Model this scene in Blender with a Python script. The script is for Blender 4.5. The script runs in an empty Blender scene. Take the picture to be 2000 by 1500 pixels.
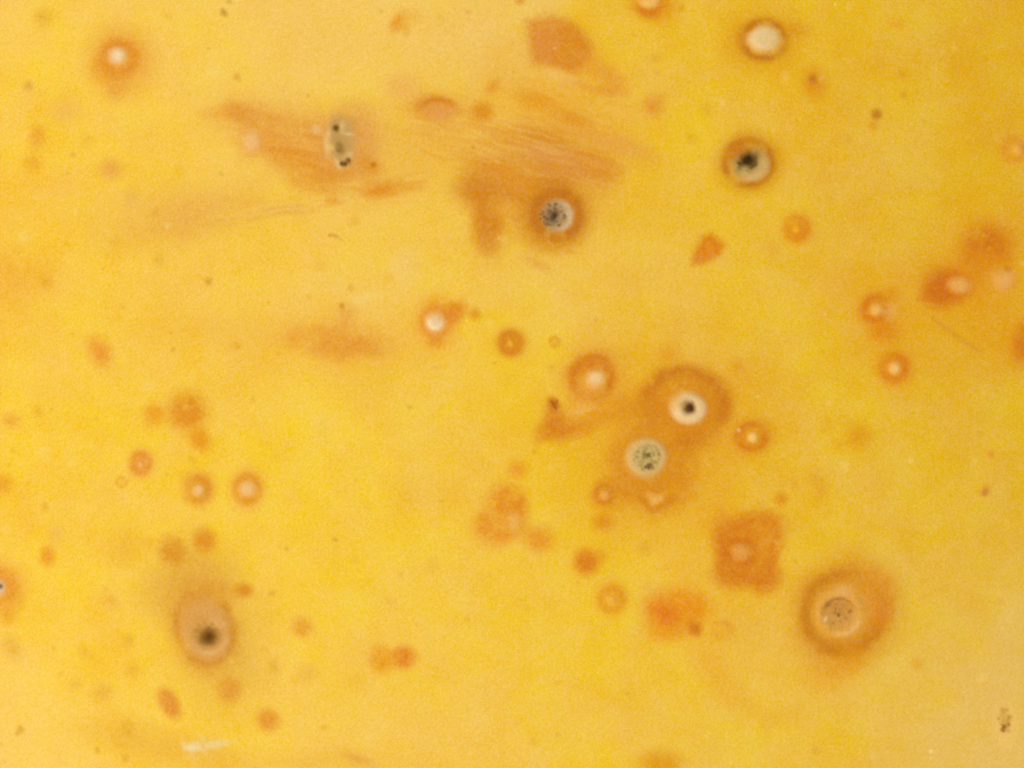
import bpy, math, random
import numpy as np
S = bpy.context.scene
C = S.collection
R = math.radians

# ------------------------------------------------------------------ camera, sky, sun, exposure
FRUIT_R, FRUIT_A = 0.080, 0.135          # radius, half length (metres)
TOP = 2 * FRUIT_R                        # the fruit lies on the ground, its flank facing up
DIST = 0.160
cam = bpy.data.objects.new('camera', bpy.data.cameras.new('camera'))
C.objects.link(cam)
cam.location = (0, 0, TOP + DIST)
cam.data.sensor_width = 36
cam.data.lens = 160
cam.data.clip_start = 0.005
cam.data.clip_end = 200
S.camera = cam

SUN_EL, SUN_AZ = 61, 206                 # azimuth: direction the light comes from, degrees from +X
w = bpy.data.worlds.new('World')
S.world = w
w.use_nodes = True
nt = w.node_tree
bg = nt.nodes['Background']
sky = nt.nodes.new('ShaderNodeTexSky')
sky.sky_type = 'NISHITA'
sky.sun_disc = False
sky.sun_elevation = R(SUN_EL)
sky.sun_rotation = R(90 - SUN_AZ)
sky.air_density = 1.0
sky.dust_density = 4.0
sky.ozone_density = 0.6
nt.links.new(sky.outputs[0], bg.inputs[0])
bg.inputs[1].default_value = 0.145
sd = bpy.data.lights.new('sun', 'SUN')
sd.energy = 0.55
sd.angle = R(35)
sd.color = (1.0, 0.93, 0.82)
sun = bpy.data.objects.new('sun', sd)
C.objects.link(sun)
sun.rotation_euler = (0, R(90 - SUN_EL), R(SUN_AZ))
S.view_settings.view_transform = 'Standard'
S.view_settings.look = 'None'
S.view_settings.exposure = 0.375
S.view_settings.gamma = 1
S.cycles.filter_width = 1.5

# light that reaches the flank (display value of a white surface) at left, centre, right: turns seen colours into pigments
LIGHT = {'E': [[1.1673, 1.1542, 1.2511], [-0.1246, -0.1111, -0.0996], [0.0145, 0.0126, 0.0114], [-0.0198, -0.0197, -0.0219], [-0.0007, -0.0007, -0.0008], [0.0078, 0.0063, 0.0054]], 'S': [[0.0092, 0.0088, 0.0093], [-0.0064, -0.0056, -0.0049], [0.0012, 0.001, 0.0009], [0.0004, 0.0004, 0.0004], [-0.0012, -0.001, -0.0008], [-0.0, -0.0, -0.0]]}

# ------------------------------------------------------------------ the fruit's surface as one fine grid
def axis(lo, hi, fine, margin, step, mstep, flo, fhi, n):
    a = np.arange(flo, lo, (lo - flo) / max(1, int((lo - flo) / mstep)))
    b = np.linspace(lo, hi, int((hi - lo) / step))
    c = np.linspace(hi, fhi, max(2, int((fhi - hi) / mstep)))[1:]
    return np.concatenate([a[:], b, c])

PX = DIST / (160 / 36 * 2000)            # metres on the flank per photograph pixel (0.018 mm)
ucols = axis(-40, 2040, 0, 0, 2.15, 9, -700, 2700, 0)
phi_f = np.arcsin((ucols - 1000) * PX / FRUIT_R)
phi = np.concatenate([np.linspace(-math.pi, phi_f[0], 34)[:-1], phi_f, np.linspace(phi_f[-1], math.pi, 34)[1:]])
vrows = axis(-40, 1540, 0, 0, 2.15, 9, -600, 2100, 0)
t_f = np.arccos((750 - vrows) * PX / FRUIT_A)
t = np.concatenate([np.linspace(0.0, t_f[0], 30)[:-1], t_f, np.linspace(t_f[-1], math.pi, 30)[1:]])
NR, NC = len(t), len(phi)
T, PH = np.meshgrid(t, phi, indexing='ij')
yy = FRUIT_A * np.cos(T)
rr = FRUIT_R * np.sin(T) * (1 + 0.10 * np.sin(math.pi * np.clip(yy / FRUIT_A, -1, 1)) * np.clip(np.abs(yy) / FRUIT_A, 0, 1))
xx = rr * np.sin(PH)
zz = FRUIT_R + rr * np.cos(PH)
nx, ny, nz = np.sin(T) * np.sin(PH), np.cos(T) * FRUIT_R / FRUIT_A, np.sin(T) * np.cos(PH)
nl = np.sqrt(nx * nx + ny * ny + nz * nz)
nx, ny, nz = nx / nl, ny / nl, nz / nl
dep = TOP + DIST - zz
U = 1000 + xx / dep * (160 / 36 * 2000)  # the photograph's scale laid on the skin, used to place every mark
V = 750 - yy / dep * (160 / 36 * 2000)
FRONT = nz > 0.3
UC = U[NR // 2]
VR = V[:, NC // 2]
iu0 = int(np.argmin(np.where(np.cos(phi) > 0.3, np.abs(UC - 1000), 1e9)))

def hash2(ix, iy, seed):
    h = (ix.astype(np.int64) * 374761393 + iy.astype(np.int64) * 668265263 + seed * 1274126177) & 0xffffffff
    h = ((h ^ (h >> 13)) * 1103515245) & 0xffffffff
    h = ((h ^ (h >> 15)) * 2246822519) & 0xffffffff
    return ((h ^ (h >> 16)) & 0xffff) / 32767.5 - 1.0

def noise(u, v, scale, seed):
    a, b = u / scale, v / scale
    ia, ib = np.floor(a), np.floor(b)
    fa, fb = a - ia, b - ib
    fa = fa * fa * fa * (fa * (fa * 6 - 15) + 10)
    fb = fb * fb * fb * (fb * (fb * 6 - 15) + 10)
    p, q, r_, s = hash2(ia, ib, seed), hash2(ia + 1, ib, seed), hash2(ia, ib + 1, seed), hash2(ia + 1, ib + 1, seed)
    return (p * (1 - fa) + q * fa) * (1 - fb) + (r_ * (1 - fa) + s * fa) * fb

def fbm(u, v, scale, seed, o=3, g=0.5):
    # each octave turned so that the lattice never shows
    out, amp, tot = 0, 1, 0
    for k in range(o):
        ca, sa = math.cos(0.6 + 1.1 * k), math.sin(0.6 + 1.1 * k)
        out = out + amp * noise(u * ca + v * sa + 91.3 * k, v * ca - u * sa - 47.7 * k, scale / 2 ** k, seed + k)
        tot += amp
        amp *= g
    return out / tot

def lin(c):
    c = np.asarray(c, float) / 255
    return np.where(c <= 0.04045, c / 12.92, ((c + 0.055) / 1.055) ** 2.4)

def pigment(c, u, v):
    x, y = min(1.2, max(-1.2, (u - 1000) / 1000)), min(1.2, max(-1.2, (v - 750) / 750))
    k = np.array([1, x, y, x * x, x * y, y * y])
    return np.clip((lin(c) - k @ np.array(LIGHT['S'])) / (k @ np.array(LIGHT['E'])), 0.003, 0.9)

N0 = fbm(U, V, 120, 3, 2)
N1 = fbm(U, V, 46, 11, 3)
N2 = fbm(U, V, 15, 23, 2)
N3 = fbm(U, V, 6.5, 37, 2)
COL = np.zeros((NR, NC, 3))              # stain pigment, premultiplied
ALP = np.zeros((NR, NC))
HGT = np.zeros((NR, NC))                 # relief along the normal, metres
DRY = np.zeros((NR, NC))                 # how dry and crusty the skin is
LAB = np.zeros((NR, NC), np.int32)
PARTS = [dict(name='skin', up=None, label=None)]

def part(name, up=None, label=None):
    PARTS.append(dict(name=name, up=up, label=label))
    return len(PARTS) - 1

def window(u0, v0, u1, v1):
    cs = np.where((UC > u0 - 45) & (UC < u1 + 45) & (np.cos(phi) > 0.3))[0]
    rs = np.where((VR > v0 - 45) & (VR < v1 + 45))[0]
    if len(cs) == 0 or len(rs) == 0: return None
    return slice(rs[0], rs[-1] + 1), slice(cs[0], cs[-1] + 1)

def sm(e0, e1, x):
    q = np.clip((x - e0) / (e1 - e0), 0, 1)
    return q * q * (3 - 2 * q)

def over(sl, m, col):
    COL[sl] = COL[sl] * (1 - m[..., None]) + col * m[..., None]
    ALP[sl] = ALP[sl] * (1 - m) + m

def mark(sl, m, c, u, v, p=None, thr=0.45, h=0.0, dry=None):
    if dry is None and c[1] < 174 and c[0] - c[2] > 120:      # the browned skin: a redder, deeper orange
        c = (c[0] - 3, c[1] - 6, c[2] * 0.62) if c[2] < 44 else (c[0] - 1, c[1] - 3, c[2] * 0.86)
    over(sl, m, pigment(c, u, v))
    if h: HGT[sl] += h * m
    if dry is not None: DRY[sl] = DRY[sl] * (1 - m) + dry * m
    if p: LAB[sl] = np.where(m > thr, p, LAB[sl])

def dist_e(sl, cx, cy, rx, ry, rot, irr, fine=0.3):
    x, y = U[sl] - cx, V[sl] - cy
    ca, sa = math.cos(R(rot)), math.sin(R(rot))
    a, b = x * ca + y * sa, y * ca - x * sa
    d = np.sqrt((a / rx) ** 2 + (b / ry) ** 2)
    big = min(1.0, max(0.0, (max(rx, ry) - 20) / 50)) * 0.75
    return d + irr * (N0[sl] * big + (1 - big) * (N1[sl] * (1 - fine) + N2[sl] * fine)) * 1.6

def disc(cx, cy, rx, c, ry=None, rot=0, a=1.0, soft=0.5, irr=0.15, p=None, thr=0.45, h=0.0, dry=None, fine=0.35, grain=0.0):
    """a soft-edged round mark; soft is the width of its edge as a share of the radius"""
    ry = ry or rx
    if dry == 1 and h > 0: q = 0.9 if rx > 32 or rx < 12 else 0.83; rx, ry = rx * q, ry * q
    elif dry is None and rx > 15: rx, ry, a = rx * 1.05, ry * 1.05, min(1, a * 1.1)
    m_ = max(rx, ry) * (1.3 + soft)
    sl = window(cx - m_, cy - m_, cx + m_, cy + m_)
    if sl is None: return
    soft = min(1.0, soft * 1.35 + 0.10)
    d = dist_e(sl, cx, cy, rx, ry, rot, irr, fine)
    m = a * sm(1 + soft, 1 - soft, d)
    g_ = grain + (0.3 * min(1, (max(rx, ry) - 8) / 25) if max(rx, ry) > 8 and dry is None else 0.08)
    mc = np.clip(m * (1 + g_ * (0.9 * N1[sl] + 0.9 * N2[sl] + 0.5 * N3[sl])), 0, 1)
    mark(sl, mc, c, cx, cy, p, thr * a, h, dry)

def ringm(cx, cy, rx, c, ry=None, rot=0, w=0.2, a=1.0, irr=0.12, h=0.0, p=None, thr=0.5, arc=None):
    ry = ry or rx
    m_ = max(rx, ry) * (1.4 + w)
    sl = window(cx - m_, cy - m_, cx + m_, cy + m_)
    if sl is None: return
    d = dist_e(sl, cx, cy, rx, ry, rot, irr)
    w = w * 1.2
    m = a * np.exp(-((d - 1) / w) ** 2) * np.clip(1 + 0.7 * N1[sl] + 0.4 * N2[sl], 0, 1.25)
    m = np.clip(m, 0, 1)
    if arc:
        g = np.arctan2(V[sl] - cy, U[sl] - cx)
        dd = np.abs((g - R(arc[0]) + math.pi) % (2 * math.pi) - math.pi)
        m = m * sm(R(arc[1]), R(arc[1]) * 0.45, dd)
    mark(sl, m, c, cx, cy, p, thr, h)

def poly(pts, c, a=1.0, soft=12, irr=8, p=None, thr=0.5, h=0.0, grain=0.0, dry=None):
    pts = np.array(pts, float)
    (u0, v0), (u1, v1) = pts.min(0) - soft * 2, pts.max(0) + soft * 2
    sl = window(u0, v0, u1, v1)
    if sl is None: return
    x, y = U[sl], V[sl]
    dmin = np.full(x.shape, 1e9)
    inside = np.zeros(x.shape, bool)
    for k in range(len(pts)):
        (ax, ay), (bx, by) = pts[k], pts[(k + 1) % len(pts)]
        ex, ey = bx - ax, by - ay
        q = np.clip(((x - ax) * ex + (y - ay) * ey) / (ex * ex + ey * ey + 1e-9), 0, 1)
        dmin = np.minimum(dmin, np.hypot(x - ax - q * ex, y - ay - q * ey))
        cond = (ay > y) != (by > y)
        inside ^= cond & (x < (bx - ax) * (y - ay) / (by - ay + 1e-12) + ax)
    soft = soft * 1.5
    d = np.where(inside, -dmin, dmin) + irr * (N1[sl] * 0.7 + N2[sl] * 0.5) * 1.6
    m = a * sm(soft, -soft, d)
    m = np.clip(m * (1 + (grain + 0.12) * (0.9 * N2[sl] + 0.5 * N3[sl] + 1.0 * N1[sl])), 0, 1)
    cx, cy = pts.mean(0)
    mark(sl, m, c, cx, cy, p, thr * a, h, dry)

def stroke(pts, wd, c, a=1.0, irr=2.0, p=None, thr=0.4, h=0.0, broken=0.0):
    pts = np.array(pts, float)
    (u0, v0), (u1, v1) = pts.min(0) - wd * 3, pts.max(0) + wd * 3
    sl = window(u0, v0, u1, v1)
    if sl is None: return
    x, y = U[sl] + irr * N2[sl] * 1.5, V[sl] + irr * N1[sl] * 2
    dmin = np.full(x.shape, 1e9)
    along = np.zeros(x.shape)
    for k in range(len(pts) - 1):
        (ax, ay), (bx, by) = pts[k], pts[k + 1]
        ex, ey = bx - ax, by - ay
        q = np.clip(((x - ax) * ex + (y - ay) * ey) / (ex * ex + ey * ey + 1e-9), 0, 1)
        dd = np.hypot(x - ax - q * ex, y - ay - q * ey)
        along = np.where(dd < dmin, (k + q) / (len(pts) - 1), along)
        dmin = np.minimum(dmin, dd)
    m = a * np.exp(-(dmin / wd) ** 2) * sm(0, 0.12, along) * sm(1.0, 0.85, along)
    if broken: m = m * np.clip(1 - broken + broken * (0.5 + 1.3 * N2[sl]) * 2, 0, 1)
    mark(sl, m, c, *pts.mean(0), p, thr * a, h)

def streaks(cx, cy, rx, ry, rot, ang, c, a=0.6, seed=1, L=80, W=4.0, cut=0.0, p=None, thr=0.5):
    """rubbed streaks: long fine noise along one direction inside a soft oval"""
    m_ = max(rx, ry) * 1.6
    sl = window(cx - m_, cy - m_, cx + m_, cy + m_)
    if sl is None: return
    d = dist_e(sl, cx, cy, rx, ry, rot, 0.25)
    ca, sa = math.cos(R(ang)), math.sin(R(ang))
    W, L, a = W * 1.7, L * 0.8, a * 0.72
    s, q = U[sl] * ca + V[sl] * sa + 10 * N1[sl], V[sl] * ca - U[sl] * sa + 15 * N0[sl] + 3 * N1[sl] + 0.8 * N2[sl]
    f = 0.55 * noise(s / L, q / W, 1, seed) + 0.45 * noise(s / (L * .5) + 7, q / (W * 2.4) + 3, 1, seed + 9)
    m = a * sm(1.35, 0.3, d) * sm(cut - 0.25, cut + 0.6, f)
    mark(sl, m, c, cx, cy, p, thr * a)

def dots(cx, cy, rad, n, c, size, seed, a=0.9, p=None, dense=0.6, ry=None):
    g = random.Random(seed)
    for _ in range(n):
        q, an = rad * g.random() ** dense, g.random() * 6.283
        s = size * g.uniform(0.6, 1.25)
        disc(cx + q * math.cos(an), cy + q * math.sin(an) * ((ry or rad) / rad), s, c, a=a * g.uniform(0.25, 0.75), soft=0.85, irr=0.3, p=p, thr=0.5)

# ------------------------------------------------------------------ stains, spots and scabs, from the widest wash to the smallest speck
# broad washes in the skin
disc(360, 410, 130, (236, 176, 80), ry=45, rot=-12, a=.55, soft=.8, irr=.3)
disc(480, 220, 90, (238, 182, 80), ry=40, a=.4, soft=.8)
disc(700, 300, 140, (236, 182, 85), ry=75, rot=5, a=.5, soft=.8, irr=.3)
disc(1130, 210, 130, (234, 172, 66), ry=70, rot=25, a=.6, soft=.8, irr=.3)
disc(1060, 330, 190, (232, 165, 55), ry=90, rot=15, a=.55, soft=.8, irr=.3)
disc(20, 540, 60, (243, 178, 62), ry=45, a=.6, soft=.8, irr=.3)
disc(450, 645, 150, (241, 184, 74), ry=30, rot=2, a=.38, soft=.8, irr=.3)
disc(670, 665, 130, (240, 176, 66), ry=48, a=.6, soft=.8, irr=.3)
disc(1760, 620, 130, (229, 160, 38), ry=90, rot=40, a=.5, soft=.9, irr=.3)
disc(1930, 520, 120, (228, 158, 34), ry=80, rot=-40, a=.6, soft=.8, irr=.3)
disc(1975, 670, 60, (228, 158, 42), ry=55, a=.6, soft=.8)
disc(1290, 860, 190, (230, 160, 34), ry=140, rot=-25, a=.6, soft=.6, irr=.25)
disc(1440, 1130, 150, (234, 168, 45), ry=110, rot=35, a=.45, soft=.8, irr=.3)
disc(1380, 1290, 80, (235, 170, 52), ry=26, rot=65, a=.35, soft=.8, irr=.3)
stroke([(1370, 1270), (1420, 1350), (1500, 1410), (1590, 1380)], 24, (235, 172, 60), a=.4)
disc(1625, 1315, 45, (234, 166, 46), ry=38, rot=-30, a=.5, soft=.7, irr=.3)
disc(390, 430, 120, (234, 172, 84), ry=32, rot=-14, a=.4, soft=.9, irr=.4)
disc(300, 1455, 120, (241, 184, 66), ry=26, rot=14, a=.7, soft=.7, irr=.4)
disc(380, 1140, 70, (228, 168, 76), ry=66, rot=30, a=.65, soft=.6, irr=.25)
disc(440, 1270, 70, (230, 176, 70), ry=84, a=.6, soft=.7, irr=.25)
disc(640, 1490, 130, (240, 184, 76), ry=24, a=.6, soft=.8, irr=.3)
disc(350, 1160, 60, (228, 172, 76), ry=50, a=.5, soft=.9, irr=.3)
disc(250, 1065, 30, (240, 180, 55), a=.6, soft=.7)
disc(790, 515, 24, (245, 206, 130), ry=28, a=.4, soft=.9, irr=.45)
disc(715, 582, 26, (246, 210, 128), ry=9, rot=-20, a=.35, soft=.9, irr=.6, fine=.7)

# the brownish stains of the rubbed patches
q = part('stain', label='wide orange-brown stain around a speckled scab with a rubbed edge')
poly([(1030, 258), (1085, 268), (1150, 292), (1195, 318), (1185, 345), (1150, 365), (1135, 420), (1118, 462), (1070, 480), (1036, 440), (985, 420), (978, 470), (952, 497), (930, 470), (935, 420), (905, 372), (915, 335), (965, 335), (1015, 318)], (221, 150, 64), a=.78, soft=30, irr=24, p=q, grain=.35, thr=.4)
disc(952, 440, 25, (219, 142, 40), ry=34, a=.7, soft=.5, irr=.2, p=q)
disc(940, 360, 40, (216, 142, 46), ry=36, rot=-20, a=.6, soft=.7)
disc(1050, 300, 75, (223, 156, 90), ry=24, rot=14, a=.55, soft=.6, irr=.3)
disc(1150, 325, 40, (222, 142, 34), ry=16, rot=25, a=.6, soft=.7)
disc(1040, 345, 60, (205, 130, 35), ry=10, rot=25, a=.6, soft=.8, irr=.3)
disc(1050, 515, 26, (232, 172, 80), ry=9, rot=30, a=.7, soft=.8, irr=.3)
q = part('stain', label='long orange-brown stain around a grey elongated scab')
poly([(450, 205), (500, 200), (570, 222), (640, 232), (705, 240), (730, 285), (728, 325), (690, 345), (630, 355), (585, 345), (540, 318), (500, 295), (480, 262), (452, 230)], (228, 156, 76), a=.8, soft=34, irr=26, p=q, grain=.3, thr=.4)
disc(462, 218, 26, (228, 150, 52), ry=14, rot=10, a=.7, soft=.7, irr=.3)
disc(420, 222, 24, (238, 168, 60), ry=12, a=.5, soft=.8)
disc(600, 300, 60, (226, 150, 48), ry=34, rot=30, a=.5, soft=.8, irr=.3)
disc(655, 340, 50, (222, 146, 46), ry=13, rot=-8, a=.7, soft=.7, irr=.3)
disc(702, 285, 34, (230, 166, 90), ry=52, a=.75, soft=.7, irr=.2)
disc(612, 278, 34, (230, 158, 80), ry=20, a=.6, soft=.7)
q = part('stain')
disc(742, 373, 36, (229, 150, 46), ry=13, rot=-8, a=.8, soft=.7, irr=.3, p=q)
disc(805, 366, 22, (232, 160, 60), ry=7, rot=-10, a=.5, soft=.8, irr=.3)
disc(640, 370, 24, (228, 155, 55), ry=10, a=.5, soft=.8)
q = part('stain', label='soft-edged orange patch with a straight left side')
poly([(1030, 42), (1080, 32), (1118, 42), (1140, 66), (1156, 92), (1150, 120), (1120, 143), (1078, 134), (1040, 124), (1034, 90)], (222, 146, 58), a=.92, soft=9, irr=4, p=q, grain=.12)
disc(1120, 95, 34, (221, 143, 34), ry=44, rot=-30, a=.6, soft=.7)
disc(1060, 80, 26, (224, 148, 78), ry=44, a=.45, soft=.7)
stroke([(1055, 138), (1090, 152), (1140, 170)], 8, (240, 186, 100), a=.7, irr=3)
stroke([(1140, 120), (1185, 140), (1210, 180)], 20, (231, 164, 58), a=.55, irr=6)
disc(1060, 195, 34, (236, 166, 45), ry=16, a=.7, soft=.8, irr=.3)
disc(1110, 230, 34, (230, 160, 50), ry=11, rot=10, a=.7, soft=.8, irr=.3)
stroke([(1080, 160), (1200, 178), (1215, 168)], 9, (229, 160, 62), a=.5, irr=5)
stroke([(1050, 235), (1160, 262), (1240, 300)], 20, (234, 172, 80), a=.6, irr=5)
q = part('stain')
disc(662, 668, 74, (232, 160, 64), ry=24, rot=3, a=.82, soft=.7, irr=.28, p=q, grain=.2, thr=.4)
disc(720, 680, 28, (231, 158, 66), ry=13, rot=20, a=.5, soft=.8)
disc(676, 618, 16, (234, 166, 76), ry=18, a=.6, soft=.8, irr=.3)
disc(575, 660, 13, (238, 168, 64), ry=18, rot=20, a=.7, soft=.8, irr=.3)
for x, y, a_, b_, ro, c, st in ((1065, 272, 40, 16, 10, (218, 146, 30), .7), (1075, 305, 48, 20, 12, (222, 156, 88), .75), (1165, 318, 36, 16, 25, (222, 142, 26), .75), (1120, 335, 60, 14, 22, (224, 154, 76), .6), (950, 365, 34, 22, 10, (216, 144, 60), .7), (930, 380, 30, 18, 30, (216, 138, 28), .6), (1010, 350, 50, 22, 20, (220, 144, 44), .6),
        (955, 430, 22, 26, 0, (216, 136, 28), .7), (953, 478, 18, 18, 0, (222, 148, 60), .6), (980, 330, 60, 16, 20, (226, 152, 44), .6), (1000, 275, 40, 12, 20, (226, 156, 60), .5), (1040, 470, 40, 14, 20, (224, 160, 56), .5),
        (1240, 290, 40, 18, 25, (230, 164, 80), .5), (1180, 275, 50, 12, 20, (232, 168, 84), .5), (1120, 232, 30, 10, 15, (227, 154, 36), .7), (1045, 198, 30, 14, 25, (232, 160, 40), .6), (1190, 150, 34, 14, 30, (230, 160, 62), .6), (1195, 178, 26, 9, 10, (226, 156, 62), .6),
        (560, 300, 50, 20, 25, (230, 154, 48), .6), (620, 330, 40, 16, 20, (228, 152, 44), .6), (520, 250, 40, 16, 30, (232, 160, 70), .6), (600, 255, 40, 20, 10, (232, 164, 74), .5), (720, 322, 22, 14, 40, (226, 152, 40), .7), (650, 392, 14, 8, 0, (228, 152, 50), .6), (590, 360, 30, 12, 15, (232, 158, 62), .5)):
    disc(x, y, a_, c, ry=b_, rot=ro, a=st, soft=.75, irr=.3)
# fine rubbing scratches
g = random.Random(4)
streaks(600, 290, 150, 85, 8, 10, (240, 186, 84), .5, 3, 90, 5, .1)
streaks(590, 270, 140, 70, 8, 8, (224, 146, 52), .5, 4, 80, 5, .1)
streaks(520, 410, 230, 40, -9, -9, (232, 168, 84), .5, 5, 120, 4, .0)
streaks(560, 402, 170, 26, -9, -9, (244, 196, 112), .45, 6, 120, 3, .15)
streaks(700, 372, 150, 34, -8, -8, (226, 152, 56), .6, 7, 80, 5, .05)
streaks(990, 270, 240, 62, 16, 17, (222, 150, 66), .6, 8, 120, 4.5, .0)
streaks(1010, 285, 240, 70, 16, 17, (240, 188, 92), .5, 12, 120, 3.5, .1)
streaks(1040, 330, 170, 90, 16, 18, (214, 136, 40), .5, 13, 90, 5, .05)
streaks(1120, 210, 140, 80, 22, 20, (230, 158, 56), .5, 14, 90, 6, .0)
streaks(1140, 190, 130, 60, 22, 22, (242, 192, 96), .4, 15, 90, 4, .15)
streaks(650, 660, 130, 40, 2, 4, (233, 162, 66), .45, 16, 60, 6, .0)
streaks(420, 650, 170, 30, 2, 3, (238, 174, 70), .25, 17, 80, 6, .05)
sp = part('scratch', label='bundle of fine pale scratches running down to the right')
for k in range(13):
    y0 = 226 + 5.5 * k + g.uniform(-4, 4)
    x0 = 760 + g.uniform(0, 190) + 4 * k
    L = g.uniform(140, 330)
    stroke([(x0, y0), (x0 + L * .5, y0 + L * .13 + g.uniform(-3, 3)), (x0 + L, y0 + L * .31)], g.uniform(2.2, 4.2), g.choice([(226, 158, 82), (238, 182, 96), (214, 142, 60), (222, 150, 60)]), a=g.uniform(.12, .3), irr=4, broken=.8, h=-3e-6, p=sp if k % 3 == 0 else None)
sp = part('scratch', label='thin pale scratches running to the left below the grey scab')
for k in range(9):
    x1 = 600 + g.uniform(0, 120); y1 = 392 + 2.6 * k + g.uniform(-4, 4) - (x1 - 600) * .16
    L = g.uniform(90, 270)
    stroke([(x1, y1), (x1 - L * .5, y1 + L * .075 + g.uniform(-2, 2)), (x1 - L, y1 + L * .17)], g.uniform(2.0, 3.8), g.choice([(230, 164, 90), (242, 192, 110), (224, 158, 70)]), a=g.uniform(.14, .32), irr=4, broken=.8, h=-3e-6, p=sp if k % 3 == 0 else None)
for x0, y0, L in ((560, 300, 60), (690, 250, 120), (880, 300, 90), (1080, 280, 120), (1010, 455, 60)):
    stroke([(x0, y0), (x0 + L, y0 + L * .22)], 2.0, (238, 180, 96), a=.3, irr=2, broken=.6)
disc(1000, 410, 24, (232, 170, 60), ry=14, a=.6, soft=.9, irr=.4); disc(1010, 310, 30, (231, 168, 72), ry=9, rot=18, a=.5, soft=.9, irr=.4); disc(965, 405, 14, (228, 160, 60), a=.5, soft=.9)
stroke([(1812, 612), (1868, 655), (1925, 692)], 5, (216, 152, 56), a=.6, irr=2, broken=.4)
stroke([(1830, 600), (1900, 640)], 3, (222, 160, 60), a=.45, irr=2, broken=.4)
stroke([(1790, 1175), (1860, 1142)], 4, (225, 165, 62), a=.4, irr=3, broken=.5)

# ---- spots with a pale scab in the middle
def spot(label=None): return part('spot', label=label)
s = spot('orange spot with a white centre and a tail below it')
disc(233, 120, 52, (236, 164, 66), ry=54, a=.8, soft=.55, irr=.12, p=s, thr=.35, h=1.5e-5)
disc(226, 172, 17, (236, 166, 72), ry=22, rot=10, a=.7, soft=.7, irr=.2, p=s)
ringm(231, 113, 30, (228, 146, 54), ry=28, w=.38, a=.65)
disc(205, 135, 22, (234, 158, 46), a=.5, soft=.8)
k = part('scab', s); disc(229, 109, 17, (241, 204, 148), ry=16, rot=-30, soft=.6, irr=.12, p=k, h=4e-5, dry=1)
disc(232, 106, 7, (247, 219, 172), soft=.9, a=.7)

s = spot('brown-rimmed spot with a wide cream scab')
disc(1490, 80, 62, (226, 160, 36), ry=52, a=.75, soft=.5, irr=.2, p=s, thr=.35, h=1e-5)
ringm(1492, 78, 41, (202, 130, 22), ry=36, w=.2, a=.85, irr=.1)
disc(1448, 78, 11, (218, 150, 52), ry=18, a=.7, soft=.7)
disc(1552, 60, 22, (222, 156, 24), ry=14, a=.6, soft=.8)
k = part('scab', s); disc(1492, 76, 30, (229, 192, 130), ry=26, rot=-12, soft=.45, irr=.14, p=k, h=6e-5, dry=1)
disc(1484, 75, 18, (228, 194, 132), ry=12, soft=.8, a=.7)
ringm(1492, 76, 21, (236, 206, 150), ry=16, w=.3, a=.4)
disc(1590, 162, 21, (222, 148, 20), ry=24, a=.8, soft=.6, irr=.25, p=spot(), thr=.4)
disc(1588, 154, 8, (198, 124, 14), a=.85, soft=.7, irr=.3)

s = spot('round spot with a grey scab ring round a black centre, upper one of two')
disc(1462, 318, 56, (216, 148, 26), ry=54, a=.85, soft=.3, irr=.08, p=s, thr=.4, h=1e-5)
ringm(1462, 318, 45, (198, 128, 20), ry=43, w=.16, a=.8, irr=.07)
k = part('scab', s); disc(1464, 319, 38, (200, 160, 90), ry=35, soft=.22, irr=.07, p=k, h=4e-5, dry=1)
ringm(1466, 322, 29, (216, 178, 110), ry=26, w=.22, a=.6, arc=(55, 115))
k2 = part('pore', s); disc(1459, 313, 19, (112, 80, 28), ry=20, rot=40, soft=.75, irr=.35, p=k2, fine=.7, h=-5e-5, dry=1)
disc(1459, 312, 10, (34, 24, 8), ry=15, rot=30, soft=.8, irr=.4, fine=.8)
disc(1440, 290, 21, (204, 126, 14), ry=14, rot=-38, a=.75, soft=.6)
dots(1459, 314, 22, 30, (70, 50, 18), 3.0, 9)

s = spot('brown spot with a grey scab speckled black, beside the wide stain')
disc(1086, 420, 60, (210, 136, 26), ry=56, a=.9, soft=.3, irr=.12, p=s, thr=.4, h=1e-5)
ringm(1088, 420, 44, (198, 120, 14), ry=43, w=.2, a=.75, irr=.1)
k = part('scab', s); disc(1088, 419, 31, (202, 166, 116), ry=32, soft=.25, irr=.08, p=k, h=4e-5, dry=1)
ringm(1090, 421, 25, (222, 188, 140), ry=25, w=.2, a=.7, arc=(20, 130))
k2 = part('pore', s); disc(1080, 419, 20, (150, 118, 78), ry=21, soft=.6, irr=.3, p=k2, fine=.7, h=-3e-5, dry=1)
disc(1083, 421, 7, (40, 28, 14), ry=10, rot=30, soft=.6, irr=.4)
dots(1079, 420, 25, 75, (112, 84, 52), 2.5, 15, dense=.7)

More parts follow.
